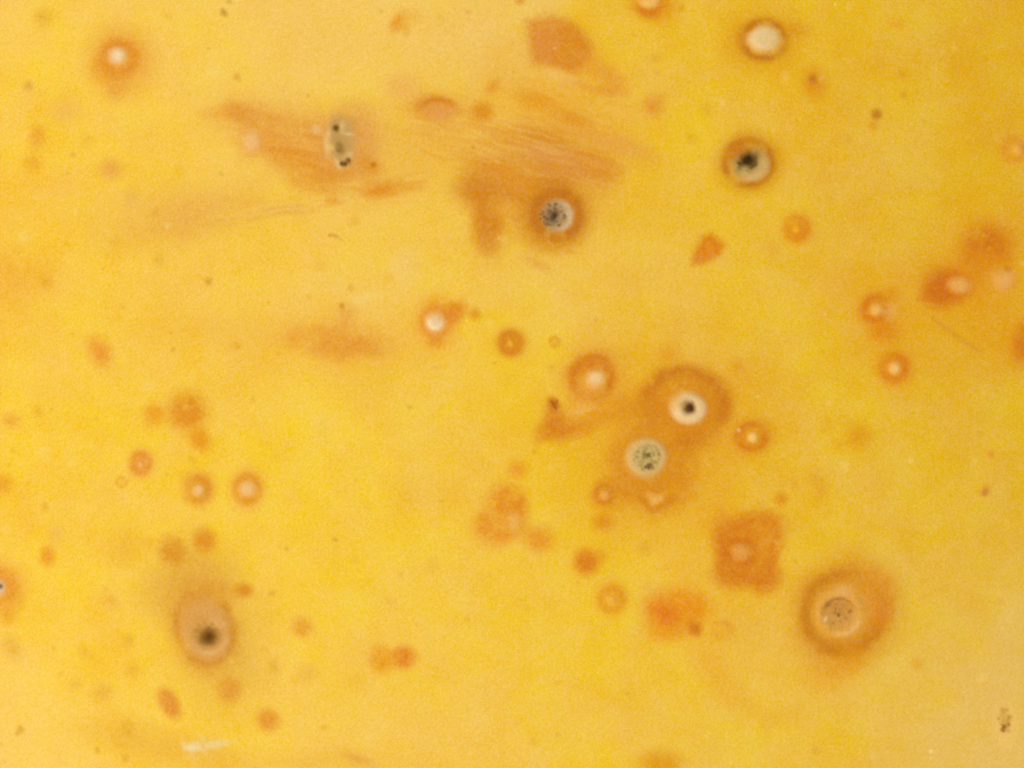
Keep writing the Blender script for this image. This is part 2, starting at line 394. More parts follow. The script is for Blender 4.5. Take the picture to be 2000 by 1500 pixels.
s = spot('elongated grey scab with three dark pits')
disc(666, 280, 44, (226, 162, 86), ry=62, a=.7, soft=.5, irr=.15, p=s, thr=.4)
k = part('scab', s); poly([(642, 236), (662, 226), (684, 238), (692, 262), (690, 300), (682, 326), (658, 322), (644, 300), (636, 270)], (203, 162, 96), a=.85, soft=8, irr=5, p=k, h=3e-5, dry=1)
disc(660, 270, 13, (188, 148, 80), ry=36, rot=-8, a=.6, soft=.7, irr=.3)
for x, y, a_, b_, ro in ((618, 252, 9, 7, 30), (638, 283, 5, 18, -8), (668, 247, 4, 10, 5), (681, 262, 10, 3, 10), (681, 306, 6, 9, 40), (660, 320, 8, 4, 60), (642, 262, 4, 10, 0)):
    disc(x, y, a_, (236, 198, 132), ry=b_, rot=ro, a=.6, soft=.7, irr=.3)
for x, y, r0, c in ((656, 249, 5.5, (124, 84, 34)), (665, 288, 8, (164, 122, 64)), (681, 313, 4.5, (132, 92, 34)), (668, 319, 3, (120, 82, 24)), (674, 320, 3.5, (116, 78, 22))):
    k2 = part('pore', s) if r0 > 5 else k2
    disc(x, y, r0 * 1.6, (170, 126, 66), a=.45, soft=.7)
    disc(x, y, r0, c, ry=r0 * 1.1, soft=.5, irr=.35, fine=.8, p=k2, h=-5e-5, dry=1)
disc(730, 322, 5, (205, 130, 30), soft=.6)
s = spot()
disc(490, 276, 22, (234, 166, 86), a=.7, soft=.5, p=s); k = part('scab', s); disc(490, 275, 15, (242, 186, 112), ry=17, soft=.5, p=k, h=3e-5, dry=.6)

s = spot('orange spot with a white centre and two lobes to its right')
disc(851, 630, 36, (236, 162, 64), ry=42, a=.9, soft=.45, irr=.14, p=s, thr=.4, h=1.5e-5)
disc(888, 608, 22, (228, 146, 50), ry=17, rot=-30, a=.9, soft=.5, irr=.2, p=s)
disc(882, 622, 13, (230, 150, 62), a=.6, soft=.7)
disc(928, 613, 11, (230, 156, 42), a=.85, soft=.6, irr=.25, p=s)
disc(850, 668, 12, (230, 150, 32), ry=9, a=.7, soft=.7, irr=.2)
ringm(851, 628, 27, (228, 146, 54), ry=28, w=.2, a=.5)
k = part('scab', s); disc(850, 629, 17, (239, 193, 126), ry=19, soft=.6, irr=.08, p=k, h=4e-5, dry=1)
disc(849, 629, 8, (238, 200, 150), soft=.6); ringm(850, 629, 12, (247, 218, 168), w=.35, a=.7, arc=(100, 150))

def simple(cx, cy, r, ringc, inc, cap=None, cr=0, capc=None, ry=None, rot=0, w=.28, a=1.0, lab=None, fill=.8, irr=.12, soft=.4):
    s = spot(lab)
    disc(cx, cy, r * 1.12, inc, ry=(ry or r) * 1.12, rot=rot, a=a * fill, soft=soft, irr=irr, p=s, thr=.4, h=1.5e-5)
    ringm(cx, cy, r * .8, ringc, ry=(ry or r) * .8, rot=rot, w=w, a=a * .8, irr=irr)
    if cr:
        k = part('scab', s); x, y = cap or (cx, cy)
        disc(x, y, cr, capc, soft=.45, irr=.14, p=k, h=3e-5, dry=1)
        disc(x + cr * .1, y - cr * .1, cr * .5, tuple(min(246, q + 6) for q in capc), a=.4, soft=.8)
    return s
simple(997, 670, 24, (220, 142, 18), (226, 150, 28), (998, 670), 6, (232, 165, 52), w=.35)
simple(1083, 668, 10, (226, 158, 36), (232, 168, 48), w=.4, a=.7)
s = simple(1156, 738, 47, (218, 134, 26), (230, 158, 62), (1163, 740), 18, (240, 198, 132), ry=48, lab='orange ring with a cream centre above a dark-tipped stain', w=.24)
disc(1142, 775, 28, (230, 160, 66), ry=20, rot=-30, a=.7, soft=.7)
disc(1150, 712, 36, (216, 130, 24), ry=13, rot=-25, a=.5, soft=.7)
q = part('stain', label='orange stain with a dark tip')
poly([(1074, 778), (1096, 798), (1112, 820), (1140, 826), (1128, 850), (1098, 862), (1056, 858), (1052, 842), (1066, 812)], (218, 134, 30), a=.95, soft=12, irr=8, p=q, grain=.15, thr=.45)
disc(1108, 822, 20, (228, 152, 56), a=.6, soft=.7)
disc(1083, 788, 9, (202, 122, 24), ry=11, rot=-30, soft=.6, irr=.35, fine=.6)
stroke([(1074, 780), (1090, 800)], 2.5, (160, 84, 8), a=.7); stroke([(1092, 779), (1078, 795)], 2, (176, 96, 10), a=.6)
stroke([(1120, 845), (1160, 820), (1210, 806), (1250, 782), (1300, 750)], 20, (226, 150, 20), a=.75, irr=8)
disc(1135, 800, 20, (238, 176, 78), ry=9, rot=-20, a=.7, soft=.7)

q = part('stain', label='wide orange field joining two large scabs')
poly([(1225, 825), (1270, 770), (1310, 742), (1350, 732), (1405, 765), (1418, 815), (1395, 850), (1360, 880), (1350, 930), (1345, 960), (1312, 985), (1278, 1003), (1235, 985), (1180, 990), (1164, 965), (1190, 930), (1195, 880)], (220, 145, 26), a=.88, soft=24, irr=14, p=q, grain=.42, thr=.4)
ringm(1342, 790, 72, (206, 124, 4), ry=65, w=.2, a=.8, irr=.14, arc=(-75, 160))
disc(1290, 790, 24, (222, 146, 14), ry=30, a=.5, soft=.8)
disc(1340, 862, 44, (210, 130, 8), ry=20, rot=-15, a=.55, soft=.7)
disc(1320, 930, 26, (222, 142, 12), ry=50, rot=20, a=.6, soft=.7, irr=.2)
disc(1205, 858, 26, (236, 172, 52), ry=14, rot=-20, a=.6, soft=.8, irr=.3); disc(1305, 965, 22, (234, 168, 40), ry=12, rot=-30, a=.6, soft=.8, irr=.3); disc(1300, 850, 24, (228, 156, 46), ry=16, a=.5, soft=.8, irr=.3)
disc(1225, 900, 24, (224, 152, 56), ry=50, a=.6, soft=.7)
disc(1250, 955, 50, (220, 144, 26), ry=16, rot=10, a=.6, soft=.7, irr=.2)
s = spot('large orange spot with a cream scab and a small black pore')
disc(1344, 792, 56, (218, 142, 20), ry=50, a=.7, soft=.4, irr=.1, p=s, thr=.4, h=1e-5)
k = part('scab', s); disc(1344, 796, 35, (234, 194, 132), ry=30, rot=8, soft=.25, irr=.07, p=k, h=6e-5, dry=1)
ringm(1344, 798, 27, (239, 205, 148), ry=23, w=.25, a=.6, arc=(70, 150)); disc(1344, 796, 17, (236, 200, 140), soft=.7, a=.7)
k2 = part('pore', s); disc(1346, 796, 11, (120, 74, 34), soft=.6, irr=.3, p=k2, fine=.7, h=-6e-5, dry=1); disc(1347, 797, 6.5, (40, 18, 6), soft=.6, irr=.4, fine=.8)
dots(1345, 796, 14, 10, (110, 66, 30), 2.4, 31, a=.7)
s = spot('large orange spot with a greenish grey scab full of fine dark specks')
disc(1262, 893, 52, (222, 150, 40), ry=50, a=.75, soft=.4, irr=.12, p=s, thr=.4, h=1e-5)
k = part('scab', s); disc(1262, 892, 40, (219, 180, 108), ry=36, rot=-20, soft=.2, irr=.08, p=k, h=5e-5, dry=1)
disc(1264, 894, 27, (202, 170, 104), ry=29, a=.8, soft=.5, irr=.2)
ringm(1262, 892, 34, (227, 184, 112), ry=31, w=.13, a=.5)
k2 = part('pore_cluster', s); dots(1263, 893, 27, 95, (160, 132, 76), 2.3, 41, p=k2, dense=.62); dots(1268, 913, 8, 14, (112, 84, 40), 2.8, 43, p=k2); dots(1262, 888, 9, 14, (112, 92, 48), 3, 44, p=k2)
s = simple(1180, 965, 21, (219, 142, 24), (226, 152, 48), (1181, 966), 9, (232, 164, 74)); 
k = part('scab', q, 'pale triangular fleck'); poly([(1262, 962), (1282, 968), (1300, 960), (1292, 978), (1277, 994), (1268, 980)], (236, 180, 84), a=.85, soft=7, irr=4, p=k)
stroke([(1240, 965), (1262, 985), (1276, 1000), (1300, 984), (1330, 962)], 7, (214, 132, 20), a=.6, irr=3)

s = simple(1468, 853, 33, (216, 132, 16), (226, 152, 40), (1470, 854), 9, (243, 194, 108), ry=29, lab='orange ring with a tiny pale centre beside the large scabs'); disc(1443, 840, 4, (240, 190, 100), a=.7)
s = simple(1711, 604, 30, (216, 130, 8), (224, 146, 24), (1711, 606), 13, (237, 178, 86), ry=28, lab='orange spot with a pale centre joined to a blotch below it')
disc(1726, 645, 28, (226, 146, 20), ry=22, rot=15, a=.85, soft=.5, irr=.2, p=s); disc(1740, 576, 14, (226, 150, 18), ry=16, a=.7, soft=.7)
simple(1747, 718, 29, (220, 136, 16), (228, 150, 40), (1747, 719), 13, (238, 184, 100), lab='neat round orange ring with a cream centre')
disc(1895, 530, 62, (224, 146, 16), ry=34, rot=-38, a=.75, soft=.7, irr=.3)
q = part('stain', label='dark orange blotch with a pale bump near the right edge')
poly([(1812, 560), (1840, 535), (1868, 525), (1890, 545), (1900, 568), (1880, 588), (1840, 594), (1800, 584)], (216, 128, 4), a=.97, soft=12, irr=6, p=q, thr=.4)
disc(1836, 560, 27, (209, 116, 0), ry=30, a=.8, soft=.7)
k = part('scab', q); disc(1875, 557, 21, (231, 166, 80), ry=14, rot=5, soft=.45, p=k, h=3e-5, dry=.6)
q = part('stain', label='dark orange blotch above the pale pink bump')
disc(1930, 482, 38, (214, 128, 0), ry=36, a=1.0, soft=.55, irr=.25, p=q, thr=.4, grain=.15)
disc(1926, 520, 30, (224, 150, 22), ry=24, a=.6, soft=.7)
s = spot(); disc(1958, 546, 27, (226, 156, 60), ry=25, a=.85, soft=.4, irr=.15, p=s); k = part('scab', s); disc(1960, 545, 17, (233, 168, 86), ry=16, soft=.5, p=k, h=2e-5, dry=.5)
disc(1967, 524, 6, (205, 130, 20), a=.7)

# the crater
s = spot('largest brown ring with a sunken crusty crater in its middle')
disc(1648, 1195, 94, (219, 146, 44), ry=98, rot=15, a=.95, soft=.3, irr=.1, p=s, thr=.35, h=2.5e-5)
ringm(1642, 1197, 70, (203, 130, 22), ry=73, w=.18, a=.95, irr=.1)
ringm(1645, 1195, 62, (210, 134, 22), ry=62, w=.2, a=.6, arc=(20, 130))
disc(1712, 1170, 24, (222, 144, 56), ry=40, a=.75, soft=.6)
disc(1690, 1130, 40, (226, 156, 52), ry=24, rot=25, a=.6, soft=.7)
disc(1655, 1285, 30, (228, 156, 34), ry=20, rot=-30, a=.5, soft=.7, irr=.2)
disc(1712, 1212, 16, (222, 138, 6), ry=20, a=.6, soft=.7)
disc(1640, 1195, 50, (224, 166, 70), ry=50, a=.75, soft=.4, irr=.1)
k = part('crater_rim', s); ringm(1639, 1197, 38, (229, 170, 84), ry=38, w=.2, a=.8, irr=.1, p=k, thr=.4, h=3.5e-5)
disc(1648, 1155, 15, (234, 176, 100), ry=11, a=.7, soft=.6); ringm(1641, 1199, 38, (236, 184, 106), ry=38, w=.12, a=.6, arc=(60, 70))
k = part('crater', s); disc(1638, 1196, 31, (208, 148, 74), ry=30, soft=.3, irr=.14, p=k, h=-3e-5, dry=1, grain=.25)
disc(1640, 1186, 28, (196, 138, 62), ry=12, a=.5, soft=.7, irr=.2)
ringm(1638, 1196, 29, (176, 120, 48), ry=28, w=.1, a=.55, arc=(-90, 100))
dots(1638, 1196, 26, 14, (150, 100, 40), 2.6, 77, a=.7); disc(1638, 1201, 3.5, (140, 96, 40), soft=.8); disc(1659, 1195, 3, (158, 106, 46), soft=.8, a=.7); disc(1617, 1181, 4, (164, 112, 50), ry=6, rot=60, soft=.9, a=.7)
disc(1612, 1209, 3, (246, 212, 154), ry=5, rot=30, soft=.8, a=.7)  # small white glint, painted as colour on the crater

# the dark-pored eye lower left
s = spot('large oval brown spot with a dark brown pore, lower left')
disc(400, 1230, 57, (224, 160, 70), ry=74, rot=-12, a=.92, soft=.28, irr=.1, p=s, thr=.4, h=2e-5)
ringm(400, 1226, 52, (218, 148, 50), ry=66, rot=-12, w=.13, a=.75, irr=.1)
disc(425, 1150, 52, (227, 160, 58), ry=12, rot=8, a=.5, soft=.7, irr=.25)
k = part('scab', s); disc(402, 1232, 40, (225, 168, 94), ry=52, rot=-14, soft=.25, irr=.1, p=k, h=3e-5, dry=.4)
disc(385, 1205, 22, (222, 160, 80), ry=30, a=.6, soft=.7)
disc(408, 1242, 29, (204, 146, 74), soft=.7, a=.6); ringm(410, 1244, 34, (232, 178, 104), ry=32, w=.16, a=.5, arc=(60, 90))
disc(425, 1217, 14, (232, 176, 102), ry=8, rot=20, a=.6, soft=.7)
k2 = part('pore', s); disc(408, 1243, 18, (150, 106, 44), ry=15, soft=.8, irr=.2, p=k2, fine=.7, h=-6e-5, dry=1); disc(408, 1244, 11, (108, 70, 20), soft=.9, irr=.3)
dots(404, 1240, 25, 22, (150, 106, 48), 3, 51, a=.5)
disc(477, 1153, 15, (226, 148, 38), ry=13, a=.9, soft=.5, irr=.25, p=spot())

simple(483, 955, 29, (231, 160, 56), (238, 172, 78), (483, 954), 16, (240, 188, 116), ry=32, lab='orange-rimmed spot with a pink-white centre')
simple(388, 955, 26, (229, 154, 52), (234, 164, 66), (388, 957), 11, (240, 188, 114), ry=27)
simple(275, 905, 20, (232, 150, 54), (236, 158, 72), (276, 906), 5, (240, 176, 100), ry=22, w=.3)
simple(237, 942, 12, (238, 172, 56), (243, 186, 70), ry=11, a=.6, w=.3)
s = spot('orange spot with a pale dark-pored scab cut by the left edge')
disc(2, 1146, 40, (240, 164, 66), a=.85, soft=.5, irr=.15, p=s, thr=.4)
ringm(2, 1146, 26, (236, 150, 56), w=.3, a=.6)
k = part('scab', s); disc(0, 1147, 12, (232, 194, 146), ry=15, soft=.4, p=k, h=3e-5, dry=1); k2 = part('pore', s); disc(1, 1145, 5, (130, 110, 80), p=k2)
disc(15, 1200, 15, (242, 168, 50), ry=20, a=.7, soft=.7)
s = spot('orange spot with a pale scab cut by the top edge')
disc(1276, 8, 40, (226, 146, 18), ry=30, rot=20, a=.85, soft=.5, irr=.2, p=s, thr=.4); ringm(1268, 4, 24, (220, 132, 14), w=.3, a=.7, arc=(80, 110))
k = part('scab', s); disc(1267, 3, 17, (240, 186, 96), ry=12, soft=.35, p=k, h=3e-5, dry=.7)
q = part('stain', label='squarish deep orange blotch with a pale bump in its middle')
poly([(1412, 1012), (1450, 1006), (1482, 994), (1518, 1008), (1530, 1045), (1524, 1105), (1506, 1146), (1482, 1158), (1462, 1148), (1420, 1140), (1402, 1120), (1404, 1080), (1392, 1050)], (222, 138, 20), a=.9, soft=13, irr=15, p=q, grain=.45, thr=.4)
disc(1425, 1085, 22, (216, 126, 4), ry=50, a=.5, soft=.7); disc(1470, 1030, 60, (216, 130, 6), ry=18, a=.5, soft=.7); disc(1440, 1125, 40, (216, 128, 8), ry=16, a=.5, soft=.7); disc(1490, 1090, 26, (222, 140, 26), ry=50, a=.5, soft=.8)
disc(1455, 1075, 32, (222, 142, 40), ry=30, a=.5, soft=.7)
disc(1408, 1020, 20, (232, 158, 50), ry=30, a=.5, soft=.7); disc(1495, 1050, 14, (228, 150, 46), ry=30, rot=20, a=.5, soft=.7)
ringm(1447, 1078, 26, (212, 120, 4), ry=24, w=.25, a=.6); disc(1412, 1070, 14, (213, 122, 2), ry=44, a=.5, soft=.8, irr=.3); disc(1500, 1130, 26, (214, 124, 4), ry=20, a=.5, soft=.8, irr=.3)
k = part('scab', q); disc(1447, 1078, 16, (227, 156, 72), ry=13, rot=20, soft=.5, irr=.2, p=k, h=2e-5, dry=.5)
simple(1195, 1170, 27, (229, 156, 38), (234, 166, 52), (1196, 1172), 8, (236, 172, 68), w=.35, a=.8)
simple(1411, 1230, 19, (229, 160, 44), (234, 170, 54), w=.35, a=.7)
simple(1980, 292, 26, (222, 152, 44), (228, 160, 56), (1988, 292), 9, (232, 166, 76), a=.8)
simple(1557, 447, 24, (226, 146, 14), (230, 152, 18), (1558, 447), 7, (234, 162, 32), w=.35)

# ---- plain orange spots: x, y, rx, ry, rot, colour, strength, edge
for x, y, a_, b_, ro, c, st, so in (
    (1145, 1098, 22, 23, 0, (224, 138, 36), .95, .4), (1172, 1085, 12, 12, 0, (232, 158, 40), .6, .6), (1052, 1053, 26, 24, 0, (233, 160, 50), .9, .5), (1302, 1194, 40, 34, 10, (231, 138, 10), .95, .6),
    (1346, 1182, 34, 28, 20, (235, 152, 22), .85, .6), (1298, 1235, 36, 16, 0, (236, 160, 26), .6, .7), (1357, 1228, 13, 15, -30, (216, 130, 28), .95, .5), (1178, 1020, 17, 14, 0, (226, 150, 38), .85, .6),
    (990, 982, 36, 32, 0, (231, 150, 46), .92, .4), (968, 1034, 42, 30, 10, (233, 156, 54), .9, .45), (1010, 1010, 20, 28, 0, (229, 146, 30), .7, .6), (1010, 917, 18, 16, 0, (236, 164, 48), .85, .6),
    (787, 1284, 21, 19, 0, (231, 140, 40), .95, .45), (744, 1288, 20, 24, -20, (238, 164, 34), .9, .5), (590, 1226, 18, 18, 0, (238, 172, 64), .9, .45), (598, 1315, 17, 15, 0, (240, 184, 74), .75, .7), (524, 1406, 19, 19, 0, (232, 156, 56), .92, .45),
    (331, 1374, 17, 30, -28, (233, 156, 62), .95, .4), (448, 1346, 21, 22, 20, (230, 160, 64), .9, .5), (200, 1353, 16, 17, 0, (240, 184, 66), .8, .6), (145, 1338, 11, 9, 0, (240, 184, 70), .6, .7), (165, 1274, 15, 11, 30, (242, 184, 64), .7, .7), (258, 1308, 13, 13, 0, (241, 180, 58), .7, .7),
    (399, 1056, 20, 22, 0, (230, 156, 42), .92, .45), (337, 1076, 23, 26, -30, (226, 156, 48), .92, .45), (93, 1086, 14, 19, 0, (240, 164, 50), .92, .5), (108, 1048, 14, 22, 10, (243, 186, 88), .6, .8), (215, 1175, 17, 13, 30, (241, 178, 66), .65, .8),
    (25, 1266, 16, 22, -30, (241, 182, 66), .7, .7), (300, 810, 20, 20, 0, (240, 170, 50), .9, .5), (366, 804, 34, 34, 0, (232, 156, 38), .92, .45), (391, 860, 17, 22, -25, (238, 164, 36), .9, .5),
    (194, 687, 20, 28, -25, (240, 166, 66), .88, .55), (20, 822, 15, 13, 30, (241, 172, 62), .75, .7), (75, 804, 10, 12, 0, (238, 176, 44), .6, .7), (6, 946, 15, 18, 0, (240, 164, 52), .8, .7), (290, 1060, 14, 11, 0, (240, 176, 50), .5, .8),
    (72, 268, 15, 22, 10, (240, 172, 62), .85, .6), (63, 318, 15, 14, 0, (240, 170, 56), .8, .7), (216, 331, 20, 18, 0, (239, 174, 72), .88, .55), (83, 34, 16, 15, 0, (236, 180, 58), .8, .7), (55, 168, 9, 10, 0, (232, 174, 60), .85, .6), (128, 218, 26, 24, 0, (241, 184, 84), .6, .7), (254, 388, 15, 16, 0, (238, 182, 84), .7, .7),
    (777, 44, 13, 20, 35, (234, 160, 60), .9, .5), (800, 32, 20, 12, 10, (238, 178, 58), .6, .8), (782, 168, 26, 20, 0, (238, 178, 86), .75, .7), (962, 170, 10, 16, 45, (230, 160, 56), .85, .6), (941, 219, 17, 16, 0, (227, 152, 42), .9, .55),
    (1275, 207, 18, 18, 0, (227, 158, 62), .85, .6), (1292, 190, 12, 10, 0, (232, 168, 50), .5, .8), (1762, 147, 9, 8, 0, (222, 158, 48), .7, .7), (1764, 186, 6, 6, 0, (216, 148, 44), .7, .7), (1750, 48, 14, 8, 0, (228, 164, 44), .7, .7), (1712, 224, 10, 10, 0, (196, 126, 20), .95, .5), (1705, 245, 10, 10, 0, (222, 154, 26), .6, .7),
    (1677, 853, 22, 21, 0, (228, 162, 34), .85, .55), (1525, 975, 13, 12, 0, (225, 152, 34), .85, .6), (1603, 960, 12, 14, 0, (228, 164, 44), .6, .8), (1935, 888, 7, 8, 0, (222, 152, 50), .7, .7), (1306, 692, 19, 17, 0, (231, 162, 48), .8, .65), (1441, 716, 13, 15, 0, (228, 162, 34), .7, .7),
    (1790, 1297, 12, 10, 0, (230, 166, 44), .7, .7), (1290, 1490, 36, 22, 0, (230, 164, 40), .85, .6), (1015, 2, 10, 8, 0, (228, 158, 62), .85, .5), (700, 1483, 26, 8, 20, (232, 170, 76), .7, .7), (1996, 668, 17, 36, 10, (216, 132, 10), .9, .5),
    (575, 1330, 10, 10, 0, (243, 190, 60), .6, .8), (695, 1330, 18, 14, 0, (240, 188, 54), .5, .8), (1900, 1180, 30, 18, 0, (230, 172, 64), .4, .8), (1590, 935, 10, 10, 0, (228, 164, 44), .5, .8), (1640, 870, 16, 12, 0, (230, 166, 40), .4, .8)):
    disc(x, y, a_, c, ry=b_, rot=ro, a=st, soft=so, irr=.2, p=spot() if st >= .8 and max(a_, b_) > 12 else None, grain=.12, h=8e-6)
disc(1278, 1192, 14, (229, 130, 0), ry=10, a=.5, soft=.8); disc(1303, 1200, 16, (229, 130, 2), a=.5, soft=.8); disc(944, 1010, 10, (230, 150, 40), a=.6)
s = spot('orange-rimmed pink smear on the upper edge of the scratches')
disc(852, 210, 42, (228, 156, 62), ry=22, rot=8, a=.8, soft=.45, irr=.2, p=s, thr=.4)
ringm(854, 217, 34, (218, 136, 34), ry=22, w=.25, a=.8, arc=(-95, 105)); disc(858, 218, 24, (226, 160, 94), ry=13, rot=10, a=.7, soft=.8); streaks(880, 235, 80, 26, 14, 17, (232, 164, 80), .6, 33, 60, 4, .0)
s = spot('small triangular orange spot with a pink lower corner')
poly([(1390, 455), (1416, 478), (1408, 498), (1380, 512), (1352, 518), (1356, 490), (1372, 462)], (224, 139, 18), a=1.0, soft=8, irr=2, p=s)
disc(1368, 505, 14, (224, 144, 58), ry=10, a=.7, soft=.6); disc(1388, 488, 10, (230, 150, 50), a=.5)

# ---- white flakes and dark specks
k = part('flake', label='white dry flake lying in a streak near the lower edge')
poly([(354, 1460), (368, 1448), (390, 1452), (412, 1449), (428, 1446), (448, 1452), (430, 1460), (404, 1464), (388, 1469), (366, 1468)], (241, 208, 134), a=.65, soft=10, irr=16, p=k, h=3e-5, dry=1)
disc(374, 1459, 16, (246, 222, 168), ry=7, rot=4, a=.7, soft=.7, irr=.4, fine=.7); disc(396, 1456, 5, (240, 186, 74), a=.7, soft=.8); disc(440, 1452, 8, (243, 206, 124), ry=5, a=.6, soft=.9); disc(420, 1454, 16, (244, 216, 152), ry=7, rot=-12, a=.5, soft=.7, irr=.4, fine=.7)
k = part('speck', label='cluster of tiny brown specks in the lower right corner')
disc(1963, 1420, 20, (240, 196, 110), ry=34, a=.6, soft=.7)
disc(1963, 1408, 9, (212, 160, 76), ry=22, a=.6, soft=.6, irr=.3, p=k)
dots(1963, 1400, 14, 18, (186, 128, 40), 3.2, 61, ry=18); dots(1964, 1419, 12, 14, (160, 100, 20), 3.2, 62, ry=10)
dots(1820, 1472, 14, 5, (250, 222, 140), 2.4, 63)
for x, y, r0, c in ((437, 24, 7, (176, 128, 24)), (449, 3, 6, (198, 150, 46)), (655, 1055, 5, (200, 156, 44)), (407, 550, 7, (214, 152, 34)), (668, 597, 6, (198, 132, 40)), (801, 795, 5, (206, 158, 40)), (463, 150, 7, (216, 160, 60)), (913, 24, 5, (222, 156, 84)), (143, 301, 6, (214, 164, 50)), (432, 340, 5, (214, 166, 50)), (602, 186, 5, (214, 160, 60)), (40, 1424, 8, (212, 158, 50)), (34, 1432, 5, (216, 162, 56)), (190, 1465, 6, (222, 162, 44)), (246, 1482, 7, (224, 166, 50)), (338, 683, 4, (214, 158, 50)), (1925, 958, 11, (210, 146, 46)), (1925, 961, 5, (186, 120, 36)), (923, 288, 5, (206, 144, 46)), (745, 22, 4, (220, 170, 70)), (560, 1072, 5, (216, 160, 60)), (695, 1093, 5, (222, 178, 54)), (626, 518, 9, (226, 172, 48)), (760, 545, 8, (232, 180, 60)), (815, 518, 8, (230, 182, 70)), (1330, 15, 6, (222, 156, 30))):
    disc(x, y, r0 * .9, tuple(min(240, q + 9) for q in c), a=.75, soft=.8, irr=.5, fine=.8, p=part('speck') if r0 > 5 else None)
stroke([(640, 460), (656, 464), (674, 474)], 3.5, (204, 146, 54), a=.6, irr=4, broken=.8)
# scattered faint pores and flecks everywhere, a little past the frame too
g = random.Random(77)
for _ in range(640):
    x, y = g.uniform(-500, 2500), g.uniform(-400, 1900)
    r0 = g.choice([3, 3, 4, 5, 6, 8, 11])
    if math.hypot(x - 1645, y - 1195) < 120: continue
    if g.random() < .72: c, a_ = (232 - x * .006, 172 - x * .008, 48), g.uniform(.2, .55)
    else: c, a_ = (248, 214, 118), g.uniform(.15, .4)
    disc(x, y, r0, c, ry=r0 * g.uniform(.7, 1.3), a=a_, soft=.8, irr=.4, fine=.6)
# the spots go on round the fruit, out of the picture
for _ in range(70):
    x, y = g.uniform(-540, 2540), g.uniform(-440, 1940)
    r0 = g.uniform(16, 50)
    if -r0 * 2 - 20 < x < 2020 + r0 * 2 and -r0 * 2 - 20 < y < 1520 + r0 * 2: continue
    disc(x, y, r0, (230, 158, 50), a=.85, soft=.5, irr=.2, h=1e-5)
    if g.random() < .4: disc(x, y, r0 * .4, (240, 200, 140), a=.9, soft=.4, irr=.15, h=3e-5)

# ------------------------------------------------------------------ skin tone: ripeness (orange) and pale sheen painted into the colour
ctl = np.array([  # u, v, ripe, bloom
    (0, 0, .30, .42), (300, 30, .30, .42), (600, 60, .24, .68), (850, 40, .3, .62), (950, 60, .3, .6), (1200, 60, .40, .12), (1500, 60, .45, .08), (1800, 60, .58, .08), (2000, 60, .62, .05),
    (0, 250, .25, .2), (250, 250, .25, .25), (500, 100, .25, .5), (800, 300, .32, .25), (1300, 300, .35, .1), (1650, 300, .55, .15), (1950, 300, .62, .06),
    (0, 520, .55, .2), (250, 480, .3, .3), (500, 480, .3, .3), (650, 560, .3, .55), (1000, 560, .35, .4), (1250, 560, .4, .25), (1550, 600, .4, .15), (1850, 640, .6, .12),
    (50, 700, .25, .2), (300, 700, .35, .25), (500, 720, .3, .25), (750, 760, .35, .25), (950, 700, .3, .1), (1500, 850, .5, .15), (1750, 850, .5, .08), (1980, 850, .5, .12),
    (150, 900, .2, .15), (600, 950, .12, .1), (850, 900, .35, .25), (1100, 900, .3, .05), (1700, 1000, .45, .12), (1950, 1050, .5, .25),
    (150, 1100, .3, .15), (250, 1200, .3, .15), (600, 1100, .25, .15), (850, 1100, .08, .25), (1100, 1250, .3, .15), (1500, 1300, .35, .3), (1850, 1200, .35, .25),
    (60, 1420, .1, .5), (20, 1490, .1, .6), (300, 1420, .35, .15), (700, 1400, .3, .35), (900, 1420, .35, .4), (1200, 1420, .35, .25), (1550, 1480, .3, .2), (1700, 1350, .3, .35), (1950, 1350, .35, .75), (1980, 1480, .45, .75)])
gu, gv = np.clip(U, -300, 2300), np.clip(V, -300, 1800)
num = np.zeros((2, NR, NC)); den = np.zeros((NR, NC))
wu, wv = gu + 60 * N1, gv + 60 * fbm(U, V, 60, 71, 2)
for a_, b_, ri, bl in ctl:
    k = 1 / (((wu - a_) ** 2 + (wv - b_) ** 2) / 170 ** 2 + 0.12) ** 1.6
    num[0] += k * ri; num[1] += k * bl; den += k
RIPE, PALE_SHEEN = num / den
del wu, wv, num, den

